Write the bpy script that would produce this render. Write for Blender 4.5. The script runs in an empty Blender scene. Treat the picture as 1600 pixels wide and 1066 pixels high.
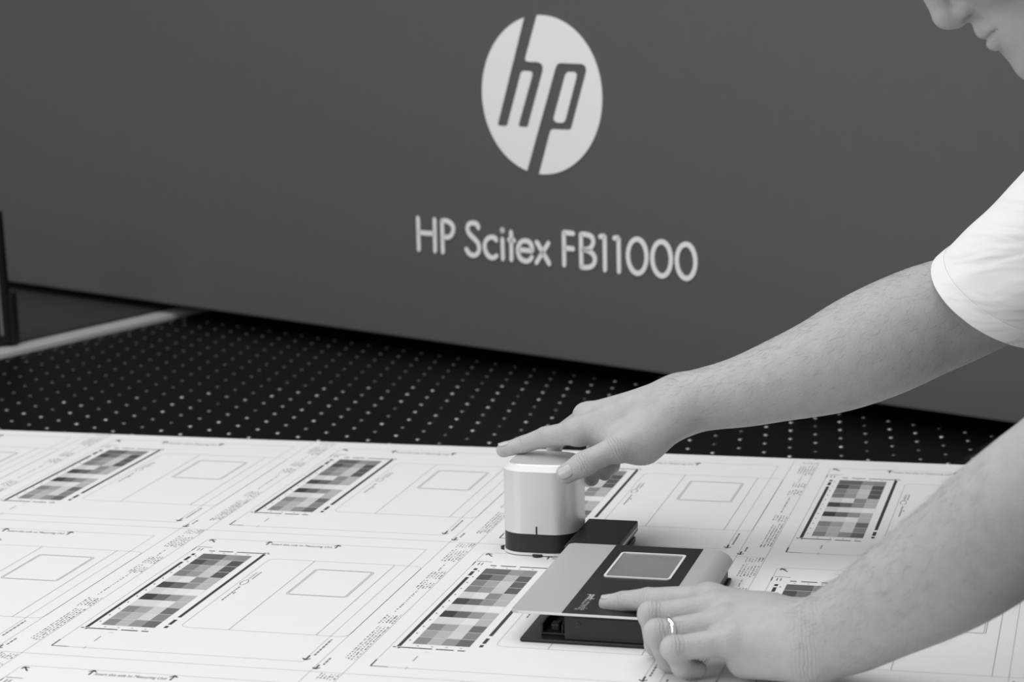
import bpy, bmesh, math, random
import numpy as np
from mathutils import Vector, Matrix, geometry

# ------------------------------------------------------------------ camera, world, light
scene = bpy.context.scene
COL = scene.collection
PITCH_UNIT = 0.26            # distance between two printed columns on the sheet, in metres
FOCAL_PX = 3682.4
CAM = np.array([1.0486, -2.0476, 0.5442])
CR = np.array([0.9685, 0.2486, -0.0169]); CR /= np.linalg.norm(CR)
CF = np.array([-0.2477, 0.9533, -0.1730]); CF /= np.linalg.norm(CF)
CU = np.cross(CR, CF); CU /= np.linalg.norm(CU); CR = np.cross(CF, CU)
cam_data = bpy.data.cameras.new('camera')
cam = bpy.data.objects.new('camera', cam_data); COL.objects.link(cam)
M = Matrix.Identity(4)
for i in range(3):
    M[i][0], M[i][1], M[i][2], M[i][3] = CR[i], CU[i], -CF[i], CAM[i]
cam.matrix_world = M
cam_data.sensor_width = 36.0
cam_data.lens = FOCAL_PX / 1600 * 36
cam_data.clip_start = 0.05
cam_data.dof.use_dof = True
cam_data.dof.focus_distance = 1.97
cam_data.dof.aperture_fstop = 9.0
scene.camera = cam

world = bpy.data.worlds.new('world'); scene.world = world
world.use_nodes = True
wbg = world.node_tree.nodes['Background']
wbg.inputs['Color'].default_value = (1, 1, 1, 1)
wbg.inputs['Strength'].default_value = 0.38

def area_light(name, loc, target, sx, sy, power):
    d = bpy.data.lights.new(name, 'AREA'); d.shape = 'RECTANGLE'; d.size = sx; d.size_y = sy; d.energy = power
    o = bpy.data.objects.new(name, d); COL.objects.link(o)
    o.location = loc
    o.rotation_euler = (Vector(target) - Vector(loc)).to_track_quat('-Z', 'Y').to_euler()
    return o
area_light('ceiling_light', (0.15, -0.25, 2.2), (0.2, -0.15, 0), 2.6, 2.2, 40)
area_light('front_left_fill', (-1.15, -2.5, 1.35), (0.6, 0, 0.1), 2.0, 1.6, 40)  # unseen fill lamp added at front left to brighten arms and face
vs = scene.view_settings
vs.view_transform = 'Standard'; vs.look = 'None'; vs.gamma = 1.0; vs.use_curve_mapping = False
vs.exposure = 0.0

# ------------------------------------------------------------------ helpers
def unit(v):
    v = np.asarray(v, float); return v / np.linalg.norm(v)
def at(px, py, depth):                       # a point of the place, from where it shows and how far off it stands
    return CAM + (CF + CR * (px - 800) / FOCAL_PX - CU * (py - 533) / FOCAL_PX) * depth
def on_plane(px, py, point, normal):
    d = CF + CR * (px - 800) / FOCAL_PX - CU * (py - 533) / FOCAL_PX
    n = np.asarray(normal, float)
    return CAM + d * (((np.asarray(point) - CAM) @ n) / (d @ n))
def on_z(px, py, z): return on_plane(px, py, (0, 0, z), (0, 0, 1))
def s2l(g):
    g = g / 255.0
    return g / 12.92 if g <= 0.04045 else ((g + 0.055) / 1.055) ** 2.4

def mat(name, g, rough=0.5, metal=0.0, spec=0.5, bump=0.0, bscale=200.0, vary=0.0, vscale=20.0, sss=0.0, attr=None, coat=0.0, aniso=0.0):
    m = bpy.data.materials.new(name); m.use_nodes = True
    nt = m.node_tree; b = nt.nodes['Principled BSDF']
    b.inputs['Base Color'].default_value = (g, g, g, 1)
    b.inputs['Roughness'].default_value = rough
    b.inputs['Metallic'].default_value = metal
    b.inputs['Specular IOR Level'].default_value = spec
    if coat: b.inputs['Coat Weight'].default_value = coat
    if sss:
        b.inputs['Subsurface Weight'].default_value = sss
        b.inputs['Subsurface Radius'].default_value = (0.006, 0.006, 0.006)
        b.inputs['Subsurface Scale'].default_value = 1.0
    tc = nt.nodes.new('ShaderNodeTexCoord')
    if attr:
        a = nt.nodes.new('ShaderNodeAttribute'); a.attribute_name = attr
        nt.links.new(a.outputs['Color'], b.inputs['Base Color'])
    elif vary:
        n = nt.nodes.new('ShaderNodeTexNoise'); n.inputs['Scale'].default_value = vscale; n.inputs['Detail'].default_value = 5
        nt.links.new(tc.outputs['Object'], n.inputs['Vector'])
        r = nt.nodes.new('ShaderNodeMapRange'); r.inputs['To Min'].default_value = g * (1 - vary); r.inputs['To Max'].default_value = g * (1 + vary)
        nt.links.new(n.outputs['Fac'], r.inputs['Value'])
        c = nt.nodes.new('ShaderNodeCombineColor')
        for k in range(3): nt.links.new(r.outputs['Result'], c.inputs[k])
        nt.links.new(c.outputs['Color'], b.inputs['Base Color'])
    if bump:
        n = nt.nodes.new('ShaderNodeTexNoise'); n.inputs['Scale'].default_value = bscale; n.inputs['Detail'].default_value = 4
        nt.links.new(tc.outputs['Object'], n.inputs['Vector'])
        bp = nt.nodes.new('ShaderNodeBump'); bp.inputs['Strength'].default_value = bump; bp.inputs['Distance'].default_value = 0.001
        nt.links.new(n.outputs['Fac'], bp.inputs['Height']); nt.links.new(bp.outputs['Normal'], b.inputs['Normal'])
    return m

MAT = {
    'panel': mat('dark grey painted panel', 0.090, 0.55, spec=0.3, bump=0.08, bscale=900, vary=0.04, vscale=60),
    'vinyl': mat('light vinyl lettering', 0.78, 0.6),
    'bed': mat('black anodised bed', 0.0028, 0.42, spec=0.07, bump=0.05, bscale=500, vary=0.2, vscale=8),
    'pin': mat('bushing metal', 0.30, 0.38, metal=0.8),
    'rail': mat('brushed rail metal', 0.52, 0.4, metal=0.2, vary=0.08, vscale=40),
    'plate': mat('dark grey side plate', 0.026, 0.5, vary=0.15, vscale=15),
    'paper': mat('white print sheet', 0.80, 0.55, spec=0.25, bump=0.03, bscale=1500, vary=0.012, vscale=25),
    'ink': mat('printed ink', 0.3, 0.5, spec=0.3, attr='Col'),
    'alu_body': mat('silver anodised cube', 0.71, 0.36, metal=0.55, bump=0.04, bscale=3000, vary=0.02, vscale=200),
    'alu': mat('silver anodised aluminium', 0.50, 0.42, metal=0.2, bump=0.04, bscale=3000, vary=0.03, vscale=200),
    'alu_bright': mat('bright aluminium edge', 0.72, 0.5, metal=0.1, spec=0.3),
    'steel': mat('dull steel strip', 0.10, 0.5),
    'matt_black': mat('matt black metal', 0.006, 0.7, spec=0.15),
    'black': mat('black moulded plastic', 0.012, 0.42, spec=0.45, bump=0.05, bscale=2500),
    'gloss': mat('black front band', 0.012, 0.4, spec=0.45),
    'screen': mat('grey glass screen', 0.24, 0.12, spec=0.6, vary=0.25, vscale=25),
    'white_print': mat('white device print', 0.75, 0.5),
    'skin': mat('skin', 0.428, 0.5, spec=0.30, bump=0.4, bscale=600, vary=0.12, vscale=90, sss=0.12),
    'nail': mat('fingernail', 0.47, 0.28, spec=0.5),
    'hair': mat('dark hair', 0.06, 0.5),
    'cloth': mat('white cotton shirt', 0.80, 0.85, spec=0.1, bump=0.12, bscale=1800, vary=0.02, vscale=30),
    'denim': mat('dark trousers', 0.06, 0.85, spec=0.1, bump=0.15, bscale=900, vary=0.1, vscale=60),
    'shoe': mat('black shoe leather', 0.02, 0.4),
    'ring': mat('polished ring metal', 0.85, 0.15, metal=1.0),
    'floor': mat('grey concrete floor', 0.30, 0.7, vary=0.12, vscale=4, bump=0.05, bscale=60),
    'eye': mat('eyeball', 0.7, 0.15),
    'lip': mat('lips', 0.30, 0.45, bump=0.1, bscale=600),
}

nt_ = MAT['pin'].node_tree; oi = nt_.nodes.new('ShaderNodeObjectInfo'); mr = nt_.nodes.new('ShaderNodeMapRange')
mr.inputs['To Min'].default_value = 0.05; mr.inputs['To Max'].default_value = 0.42
cc = nt_.nodes.new('ShaderNodeCombineColor'); nt_.links.new(oi.outputs['Random'], mr.inputs['Value'])
for k_ in range(3): nt_.links.new(mr.outputs['Result'], cc.inputs[k_])
nt_.links.new(cc.outputs['Color'], nt_.nodes['Principled BSDF'].inputs['Base Color'])
def link(o, parent=None):
    COL.objects.link(o)
    if parent: o.parent = parent
    return o
def mesh_obj(name, verts, faces, material, parent=None, smooth=False):
    me = bpy.data.meshes.new(name); me.from_pydata([tuple(map(float, v)) for v in verts], [], [tuple(map(int, f)) for f in faces])
    me.materials.append(MAT[material]); me.update()
    if smooth: me.polygons.foreach_set('use_smooth', [True] * len(me.polygons))
    return link(bpy.data.objects.new(name, me), parent)
def bm_obj(name, bm, material, parent=None, smooth=False):
    bmesh.ops.recalc_face_normals(bm, faces=bm.faces)
    me = bpy.data.meshes.new(name); bm.to_mesh(me); bm.free(); me.materials.append(MAT[material])
    if smooth: me.polygons.foreach_set('use_smooth', [True] * len(me.polygons))
    return link(bpy.data.objects.new(name, me), parent)
def empty(name, loc=(0, 0, 0)):
    o = bpy.data.objects.new(name, None); o.empty_display_size = 0.05; COL.objects.link(o); o.location = loc; return o
def tag(o, label=None, cat=None, group=None, kind=None):
    for k, v in (('label', label), ('category', cat), ('group', group), ('kind', kind)):
        if v: o[k] = v
    return o
def add_box(bm, x0, x1, y0, y1, z0, z1, bevel=0.0, segs=2, rot=None):
    r = bmesh.ops.create_cube(bm, size=1.0)
    vs_ = r['verts']
    for v in vs_:
        v.co = Vector(((x0 + x1) / 2 + v.co.x * (x1 - x0), (y0 + y1) / 2 + v.co.y * (y1 - y0), (z0 + z1) / 2 + v.co.z * (z1 - z0)))
    if bevel:
        es = list({e for v in vs_ for e in v.link_edges})
        r2 = bmesh.ops.bevel(bm, geom=es, offset=bevel, segments=segs, affect='EDGES', profile=0.5)
    return bm
def box(name, material, x0, x1, y0, y1, z0, z1, parent=None, bevel=0.0, frame=None):
    bm = bmesh.new(); add_box(bm, x0, x1, y0, y1, z0, z1, bevel)
    if frame is not None: bmesh.ops.transform(bm, matrix=frame, verts=bm.verts)
    return bm_obj(name, bm, material, parent)

# the machine's own directions: E runs along the housing, N runs into it
ANG = math.radians(-27.2)
E3 = np.array([math.cos(ANG), math.sin(ANG), 0.0]); N3 = np.array([-E3[1], E3[0], 0.0]); K3 = np.array([0, 0, 1.0])
MACHINE = Matrix(((E3[0], N3[0], 0, 0), (E3[1], N3[1], 0, 0), (0, 0, 1, 0), (0, 0, 0, 1)))
PANEL_Z = 0.018
WALL_N = float(on_z(900, 566, PANEL_Z) @ N3)
BED_Z = -0.0012
FLOOR_Z = -0.88

# ------------------------------------------------------------------ setting
bm = bmesh.new(); add_box(bm, -4, 5, -4.5, 4, FLOOR_Z - 0.05, FLOOR_Z)
fl = bm_obj('floor', bm, 'floor'); tag(fl, 'plain grey workshop floor under the printer', 'floor', kind='structure')

# ------------------------------------------------------------------ printer housing with lettering
housing = empty('printer_housing', (0, 0, 0))
tag(housing, 'tall dark grey printer housing with large white lettering behind the black bed', 'printer')
box('front_panel', 'panel', -1.9, 1.7, WALL_N, WALL_N + 0.04, PANEL_Z, 0.95, housing, 0.003, MACHINE)
box('housing_body', 'panel', -1.9, 1.7, WALL_N + 0.041, WALL_N + 0.75, 0.06, 0.95, housing, 0.004, MACHINE)
box('gap_shade_sheet', 'black', -1.9, 1.7, WALL_N + 0.60, WALL_N + 0.62, FLOOR_Z + 0.001, 0.0595, housing, 0, MACHINE)  # black sheet standing in for the dark shade behind the gap under the panel
WALL_P = N3 * WALL_N
def wall_at(px, py):                         # (along, height) on the panel face
    X = on_plane(px, py, WALL_P, N3); return X @ E3, X[2]
def wall_xyz(s, h, out=0.0): return E3 * s + N3 * (WALL_N - out) + K3 * h

def extrude_poly(name, pts, material, parent, t=0.0012):
    tri = geometry.tessellate_polygon([[Vector((p[0], p[1], 0)) for p in pts]])
    n = len(pts)
    V = [wall_xyz(p[0], p[1], t) for p in pts] + [wall_xyz(p[0], p[1], -0.0005) for p in pts]
    Fc = [tuple(f) for f in tri] + [(i, (i + 1) % n, n + (i + 1) % n, n + i) for i in range(n)]
    o = mesh_obj(name, V, Fc, material, parent)
    b = bmesh.new(); b.from_mesh(o.data); bmesh.ops.recalc_face_normals(b, faces=b.faces); b.to_mesh(o.data); b.free()
    return o
def lz(x, y): return wall_at(740 + x / 3.807, 10 + y / 3.807)
circ = np.array([lz(*q) for q in ((50, 500), (768, 540), (385, 57), (430, 998), (305, 75), (320, 975), (690, 240), (200, 115), (560, 110), (230, 915), (600, 945))])
Am = np.c_[2 * circ, np.ones(len(circ))]; sol = np.linalg.lstsq(Am, (circ ** 2).sum(1), rcond=None)[0]
LC = sol[:2]; LR = math.sqrt(sol[2] + LC @ LC)
def ang_of(p): return math.atan2(p[1] - LC[1], p[0] - LC[0])
def arc(a0, a1, n=40): return [(LC[0] + LR * math.cos(a0 + (a1 - a0) * i / n), LC[1] + LR * math.sin(a0 + (a1 - a0) * i / n)) for i in range(n + 1)]
P1, P2, P3, P4 = lz(305, 75), lz(322, 977), lz(393, 995), lz(380, 57)
poly = arc(ang_of(P1), ang_of(P2) + 2 * math.pi)
poly += [lz(*q) for q in ((490, 368), (500, 346), (515, 337), (640, 342), (660, 348), (672, 366), (673, 388), (586, 720), (576, 735), (472, 731), (460, 742))]
poly += arc(ang_of(P3), ang_of(P4))
poly += [lz(*q) for q in ((311, 305), (313, 322), (325, 329), (383, 331), (403, 338), (415, 358), (414, 385), (328, 706), (322, 719), (276, 716), (271, 704), (352, 412), (351, 394), (338, 386), (297, 384), (285, 394), (205, 702), (197, 713), (151, 710), (148, 698))]
logo = extrude_poly('round_logo', poly, 'vinyl', housing)
tag(logo, 'white round emblem with slanted lower case hp letters')
extrude_poly('logo_letter_counter', [lz(*q) for q in ((549, 405), (565, 390), (600, 390), (616, 405), (613, 430), (549, 678), (535, 693), (497, 691), (480, 676), (482, 655))], 'vinyl', logo)

HW = 0.0030
def stroke_geo(pts, hw, V, Fc, closed=False, t=0.0012):
    n0 = len(V); pts = [np.array(p) for p in pts]; n = len(pts)
    def ring_(p, sgn, d): return p + sgn * hw * np.array([-d[1], d[0]])
    L, Rr = [], []
    for i in range(n):
        if closed: d = pts[(i + 1) % n] - pts[i - 1]
        else: d = pts[min(i + 1, n - 1)] - pts[max(i - 1, 0)]
        d = d / np.linalg.norm(d); L.append(ring_(pts[i], 1, d)); Rr.append(ring_(pts[i], -1, d))
    m = n if closed else n - 1
    for side in (t, -0.0005):
        V += [wall_xyz(q[0], q[1], side) for q in L] + [wall_xyz(q[0], q[1], side) for q in Rr]
    for i in range(m):
        j = (i + 1) % n
        a, b, c, d = n0 + i, n0 + j, n0 + n + j, n0 + n + i
        Fc += [(a, b, c, d), (a + 2 * n, d + 2 * n, c + 2 * n, b + 2 * n), (a, a + 2 * n, b + 2 * n, b), (d, c, c + 2 * n, d + 2 * n)]
    if not closed:
        for p in (pts[0], pts[-1]):
            k = len(V); V += [wall_xyz(p[0] + hw * math.cos(a * math.pi / 8), p[1] + hw * math.sin(a * math.pi / 8), t * 0.98) for a in range(16)]
            Fc.append(tuple(range(k, k + 16)))
def smooth_pts(pts, it=3, closed=False):
    pts = [np.array(p, float) for p in pts]
    if len(pts) < 3: return pts
    for _ in range(it):
        q = []
        if not closed: q.append(pts[0])
        rng = range(len(pts)) if closed else range(len(pts) - 1)
        for i in rng:
            a, b = pts[i], pts[(i + 1) % len(pts)]; q += [a * 0.75 + b * 0.25, a * 0.25 + b * 0.75]
        if not closed: q.append(pts[-1])
        pts = q
    return pts
def oval(cx, cy): return [(cx + 97 * math.cos(a * math.pi / 16), cy + 178 * math.sin(a * math.pi / 16) + 0.1 * 97 * math.cos(a * math.pi / 16)) for a in range(32)]
LA, LB = (640, 320), (860, 330)
LETTERS = [
 (LA, [[(92, 138), (102, 466)], [(265, 153), (272, 482)], [(97, 290), (268, 303)]]),
 (LA, [[(343, 166), (352, 492)], [(343, 166), (385, 166), (425, 185), (458, 225), (462, 265), (445, 315), (412, 340), (352, 338)]]),
 (LA, [[(722, 240), (705, 200), (662, 187), (618, 200), (604, 250), (622, 300), (668, 345), (715, 392), (735, 450), (718, 512), (672, 532), (622, 512), (597, 462)]]),
 (LA, [[(908, 368), (885, 340), (840, 336), (800, 368), (784, 430), (800, 505), (842, 550), (885, 555), (912, 530)]]),
 (LA, [[(972, 358), (978, 562)], [(970, 263), (974, 267)]]),
 (LA, [[(1062, 285), (1067, 572)], [(1042, 365), (1095, 372)]]),
 (LA, [[(1138, 467), (1284, 482)], [(1284, 482), (1278, 425), (1248, 385), (1205, 372), (1160, 388), (1133, 440), (1133, 505), (1158, 565), (1210, 592), (1255, 582), (1280, 545)]]),
 (LA, [[(1330, 390), (1460, 615)], [(1452, 400), (1328, 602)]]),
 (LB, [[(145, 222), (150, 560)], [(145, 222), (243, 233)], [(148, 384), (243, 393)]]),
 (LB, [[(322, 240), (328, 582)], [(322, 240), (385, 243), (436, 265), (454, 312), (445, 360), (405, 398), (328, 402)], [(328, 402), (400, 410), (455, 450), (474, 508), (452, 566), (400, 590), (328, 582)]]),
 (LB, [[(525, 265), (570, 260)], [(570, 260), (575, 612)]]),
 (LB, [[(672, 280), (715, 278)], [(715, 278), (720, 628)]]),
 (LB, [oval(910, 470)]), (LB, [oval(1164, 497)]), (LB, [oval(1419, 523)]),
]
for org, strokes in LETTERS:
    V, Fc = [], []
    for st in strokes:
        closed = len(st) == 32
        pts = [wall_at(org[0] + x / 6.667, org[1] + y / 6.667) for x, y in st]
        if len(pts) > 2 and not closed: pts = smooth_pts(pts, 2)
        hw = HW * (1.25 if (len(st) == 2 and abs(st[0][0] - st[1][0]) < 5 and abs(st[0][1] - st[1][1]) < 6) else 1)
        stroke_geo(pts, hw, V, Fc, closed)
    mesh_obj('letter', V, Fc, 'vinyl', housing)

# ------------------------------------------------------------------ vacuum bed
bed = empty('vacuum_bed', (0, 0, 0))
tag(bed, 'glossy black perforated printing bed with rows of small bright holes', 'printing bed')
BED_E0, BED_E1, BED_N0, BED_N1 = -0.70, 1.20, -0.90, 1.30
RA = np.array([-0.3647, 0.7243]); RB = np.array([-0.2453, 1.1138]); RD = unit(RB - RA)       # inner edge of the side rail
def rail_pt(n_target, off=0.0):              # point of the rail line at a machine depth
    nd = RD @ N3[:2]; t = (n_target - RA @ N3[:2]) / nd
    perp = np.array([-RD[1], RD[0]]); return RA + RD * t + perp * off
def slab(name, corners, z0, z1, material, parent, bevel=0.0):
    bm = bmesh.new(); n = len(corners)
    top = [bm.verts.new((c[0], c[1], z1)) for c in corners]; bot = [bm.verts.new((c[0], c[1], z0)) for c in corners]
    bm.faces.new(top); bm.faces.new(bot[::-1])
    for i in range(n): bm.faces.new((top[i], bot[i], bot[(i + 1) % n], top[(i + 1) % n]))
    bmesh.ops.recalc_face_normals(bm, faces=bm.faces)
    if bevel: bmesh.ops.bevel(bm, geom=list(bm.edges), offset=bevel, segments=2, affect='EDGES', profile=0.5)
    return bm_obj(name, bm, material, parent)
def mc(e, n): return (E3 * e + N3 * n)[:2]
slab('bed_plate', [rail_pt(BED_N0, -0.002), mc(BED_E1, BED_N0), mc(BED_E1, BED_N1), rail_pt(BED_N1, -0.002)], -0.03, BED_Z, 'bed', bed, 0.001)
box('bed_frame', 'plate', -0.45, 1.16, -0.86, 1.26, -0.14, -0.0305, bed, 0.002, MACHINE)
for (e_, n_) in ((-0.40, -0.80), (1.10, -0.80), (-0.40, 1.15), (1.10, 1.15)):
    box('bed_leg', 'plate', e_ - 0.05, e_ + 0.05, n_ - 0.05, n_ + 0.05, FLOOR_Z, -0.14, bed, 0.004, MACHINE)

def dome(r, h, seg=10):
    V = [(0, 0, h)]; Fc = []
    rings = [(0.45, 0.85), (0.8, 0.5), (1.0, 0.0)]
    for rr, hh in rings: V += [(r * rr * math.cos(2 * math.pi * k / seg), r * rr * math.sin(2 * math.pi * k / seg), h * hh) for k in range(seg)]
    for k in range(seg): Fc.append((0, 1 + k, 1 + (k + 1) % seg))
    for q in range(2):
        for k in range(seg):
            a = 1 + q * seg + k; b = 1 + q * seg + (k + 1) % seg; Fc.append((a, a + seg, b + seg, b))
    return V, Fc
DV, DF = dome(0.0030, 0.0015)
pin_mesh = bpy.data.meshes.new('hole_bushing'); pin_mesh.from_pydata(DV, [], DF); pin_mesh.materials.append(MAT['pin'])
pin_mesh.polygons.foreach_set('use_smooth', [True] * len(pin_mesh.polygons))
S = PITCH_UNIT
O0 = np.array([0.351, 2.524]) * S; VA = np.array([0.1109, -0.0567]) * S; VB = np.array([0.0206, -0.1614]) * S
def far_edge(x): return S * float(np.interp(x / S, [-1.2, -0.599, 0.566, 1.609, 3.706, 4.2], [1.168, 1.172, 1.186, 1.212, 1.232, 1.236]))
rperp = np.array([RD[1], -RD[0]])
pins = []
for i in range(-40, 50):
    for j in range(-40, 40):
        q = O0 + VA * i + VB * j
        if (q - RA) @ rperp < 0.035 or q[1] < far_edge(q[0]) - 0.004 or q @ N3[:2] > WALL_N + 0.02 or q @ E3[:2] > BED_E1 - 0.03: continue
        pins.append(q)
for k in range(40):                          # the double row along the rail
    for off, sh in ((0.010, 0.0), (0.022, 0.011)):
        q = RA - RD * 0.32 + RD * (0.03 * k + sh) + rperp * off
        if q[1] > far_edge(q[0]) + 0.003 and q @ N3[:2] < WALL_N: pins.append(q)
pins.sort(key=lambda q: np.linalg.norm(q - CAM[:2]))
def in_view(q):
    v = np.array([q[0], q[1], 0]) - CAM; d = v @ CF
    x = 800 + FOCAL_PX * (v @ CR) / d; return -10 < x < 1610
seen = [q for q in pins if in_view(q)]; rest = [q for q in pins if not in_view(q)]
rest += seen[300:]; seen = seen[:300]
for q in seen:
    o = bpy.data.objects.new('hole_bushing', pin_mesh); o.location = (q[0], q[1], BED_Z - 0.0001); link(o, bed)
if rest:
    V, Fc = [], []
    for q in rest:
        k = len(V); V += [(v[0] + q[0], v[1] + q[1], v[2] + BED_Z - 0.0001) for v in DV]; Fc += [tuple(k + i for i in f) for f in DF]
    tag(mesh_obj('hole_bushing_field', V, Fc, 'pin', bed, True), kind='stuff')

# side rail, side plate, post
rail = empty('side_rail', (0, 0, 0)); tag(rail, 'pale metal rail along the bed edge running under the printer housing', 'rail')
PLATE_Z = 0.0065
rt0, rt1 = on_z(0, 541, PLATE_Z)[:2], on_z(300, 487, PLATE_Z)[:2]; rtd = unit(rt1 - rt0)
rb0, rb1 = on_z(0, 560, BED_Z)[:2], on_z(304, 490, BED_Z)[:2]; rbd = unit(rb1 - rb0)
def line_at(p, d, n_): return p + d * ((n_ - p @ N3[:2]) / (d @ N3[:2]))
def prism(name, bot, top_, z0, z1, material, parent):
    V = [(c[0], c[1], z0) for c in bot] + [(c[0], c[1], z1) for c in top_]; n = len(bot)
    o = mesh_obj(name, V, [tuple(range(n))[::-1], tuple(range(n, 2 * n))] + [(k, (k + 1) % n, n + (k + 1) % n, n + k) for k in range(n)], material, parent)
    b = bmesh.new(); b.from_mesh(o.data); bmesh.ops.recalc_face_normals(b, faces=b.faces); bmesh.ops.bevel(b, geom=list(b.edges), offset=0.0012, segments=2, affect='EDGES', profile=0.5); b.to_mesh(o.data); b.free(); return o
left = -E3[:2]
NA, NB = 0.0, 1.25
rperp_ = np.array([-rbd[1], rbd[0]]); rw = float((on_z(0, 543, 0.003)[:2] - rb0) @ rperp_)
b0, b1 = rb0 - rbd * 0.5, rb1 + rbd * 0.30
t0, t1 = b0 + rperp_ * rw, b1 + rperp_ * rw; rt0, rtd = t0, rbd
prism('rail_bar', [b0, b1, t1, t0], [b0 + (t0 - b0) * 0.12, b1 + (t1 - b1) * 0.12, t1, t0], -0.02, 0.0030, 'rail', rail)
p0, p1 = t0 + rperp_ * 0.0002, t1 + rperp_ * 0.0002 + rtd * 0.1
sp = prism('side_plate', [p0, p1, p1 + left * 0.9, p0 + left * 0.9], [p0, p1, p1 + left * 0.9, p0 + left * 0.9], -0.02, PLATE_Z, 'plate', None)
tag(sp, 'flat dark grey side table between the pale rail and the printer housing', 'side table')
for (n_, o_) in ((0.08, 0.1), (0.08, 0.8), (1.15, 0.1), (1.15, 0.8)):
    c = line_at(rt0, rtd, n_) + left * o_; box('side_table_leg', 'plate', c[0] - 0.025, c[0] + 0.025, c[1] - 0.025, c[1] + 0.025, FLOOR_Z, -0.0195, sp, 0.002)
for n_ in (0.15, 0.6):
    c = (line_at(rt0, rtd, n_) + line_at(rb0, rbd, n_)) / 2; box('rail_support', 'plate', c[0] - 0.006, c[0] + 0.006, c[1] - 0.006, c[1] + 0.006, FLOOR_Z, -0.0195, rail, 0.002)

base = on_z(6, 536, PLATE_Z)
post = empty('stop_post', base); tag(post, 'slim black upright post with a metal edge standing beside the pale rail', 'post')
DP = float((base - CAM) @ CF); pxm = FOCAL_PX / DP
hgt = 206 / pxm
rx = Vector(CR).normalized(); 
def post_box(name, material, x0, x1, z0, z1, d0, d1, shear=0.0, bev=0.001):
    bm = bmesh.new(); add_box(bm, x0, x1, d0, d1, z0, z1, bev)
    for v in bm.verts:
        x = v.co.x - v.co.z * shear; y = v.co.y
        v.co = Vector((rx.x * x - rx.y * y, rx.y * x + rx.x * y, v.co.z))
    return bm_obj(name, bm, material, post)
post_box('upright', 'matt_black', -0.030, 13 / pxm, -0.0005, hgt, -0.012, 0.012, 0.035)
post_box('metal_edge', 'steel', 0 / pxm, 5 / pxm, 0.012, hgt - 0.02, -0.0135, -0.0115, 0.035, 0.0004)
post_box('clamp_block', 'matt_black', -0.02, 22 / pxm, -0.0005, 78 / pxm, -0.010, 0.014, 0.02)

# ------------------------------------------------------------------ printed sheet
QR = 1.46751
SHEET_X0, SHEET_X1, SHEET_Y0 = -1.08 * S, 3.86 * S, -2.39 * S
sheet = empty('printed_sheet', (0, 0, 0))
tag(sheet, 'large white printed test sheet of repeated patch charts spread over the black bed', 'printed sheet')
nx = 60
V, Fc = [], []
xs = [SHEET_X0 + (SHEET_X1 - SHEET_X0) * i / nx for i in range(nx + 1)]
for z in (0.0, -0.0011):
    for x in xs: V += [(x, SHEET_Y0, z), (x, far_edge(x), z)]
n2 = 2 * (nx + 1)
for i in range(nx):
    a = 2 * i; Fc += [(a, a + 2, a + 3, a + 1), (n2 + a, n2 + a + 1, n2 + a + 3, n2 + a + 2), (a, n2 + a, n2 + a + 2, a + 2), (a + 1, a + 3, n2 + a + 3, n2 + a + 1)]
Fc += [(0, 1, n2 + 1, n2), (n2 - 2, 2 * n2 - 2, 2 * n2 - 1, n2 - 1)]
mesh_obj('paper', V, Fc, 'paper', sheet)

PAT = [(105, 103, 150, 140), (82, 120, 185, 85), (130, 165, 205, 90), (128, 155, 200, 90), (210, 225, 140, 185), (72, 105, 145, 185),
       (208, 220, 228, 236), (62, 105, 150, 185), (214, 217, 228, 185), (135, 165, 208, 110), (160, 185, 212, 135), (138, 185, 148, 105)]
PAPER_REF = s2l(238)
def alb(g): return 0.80 * s2l(g) / PAPER_REF
class Print:
    """flat ink shapes in chart coordinates (column pitch = 1), clipped to a window"""
    def __init__(s, v0=-9, v1=9): s.V = []; s.F = []; s.C = []; s.v0 = v0; s.v1 = v1
    def quad(s, pts, g, z=0.00012):
        vs_ = [p[1] for p in pts]
        if max(vs_) <= s.v0 or min(vs_) >= s.v1: return
        pts = [(p[0], min(max(p[1], s.v0), s.v1)) for p in pts]
        k = len(s.V); s.V += [(p[0] * S, p[1] * S, z) for p in pts]; s.F.append(tuple(range(k, k + len(pts)))); s.C.append(g)
    def rect(s, u0, u1, v0, v1, g, z=0.00012): s.quad([(u0, v0), (u1, v0), (u1, v1), (u0, v1)], g, z)
    def line(s, a, b, w, g, z=0.00010):
        a = np.array(a, float); b = np.array(b, float); d = b - a; d /= np.linalg.norm(d); p = np.array([-d[1], d[0]]) * w / 2
        s.quad([a - p, b - p, b + p, a + p], g, z)
    def path(s, pts, w, g, closed=False):
        m = len(pts) if closed else len(pts) - 1
        for i in range(m): s.line(pts[i], pts[(i + 1) % len(pts)], w, g)
    def build(s, name):
        me = bpy.data.meshes.new(name); me.from_pydata(s.V, [], s.F); me.materials.append(MAT['ink'])
        at_ = me.color_attributes.new('Col', 'FLOAT_COLOR', 'CORNER')
        buf = []
        for f, g in zip(s.F, s.C): buf += [g, g, g, 1.0] * len(f)
        at_.data.foreach_set('color', buf); return me
def rrect(u0, u1, v0, v1, r, n=5):
    pts = []
    for cx, cy, a0 in ((u1 - r, v1 - r, 0), (u0 + r, v1 - r, 90), (u0 + r, v0 + r, 180), (u1 - r, v0 + r, 270)):
        for k in range(n + 1):
            a = math.radians(a0 + 90 * k / n); pts.append((cx + r * math.cos(a), cy + r * math.sin(a)))
    return pts
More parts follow.
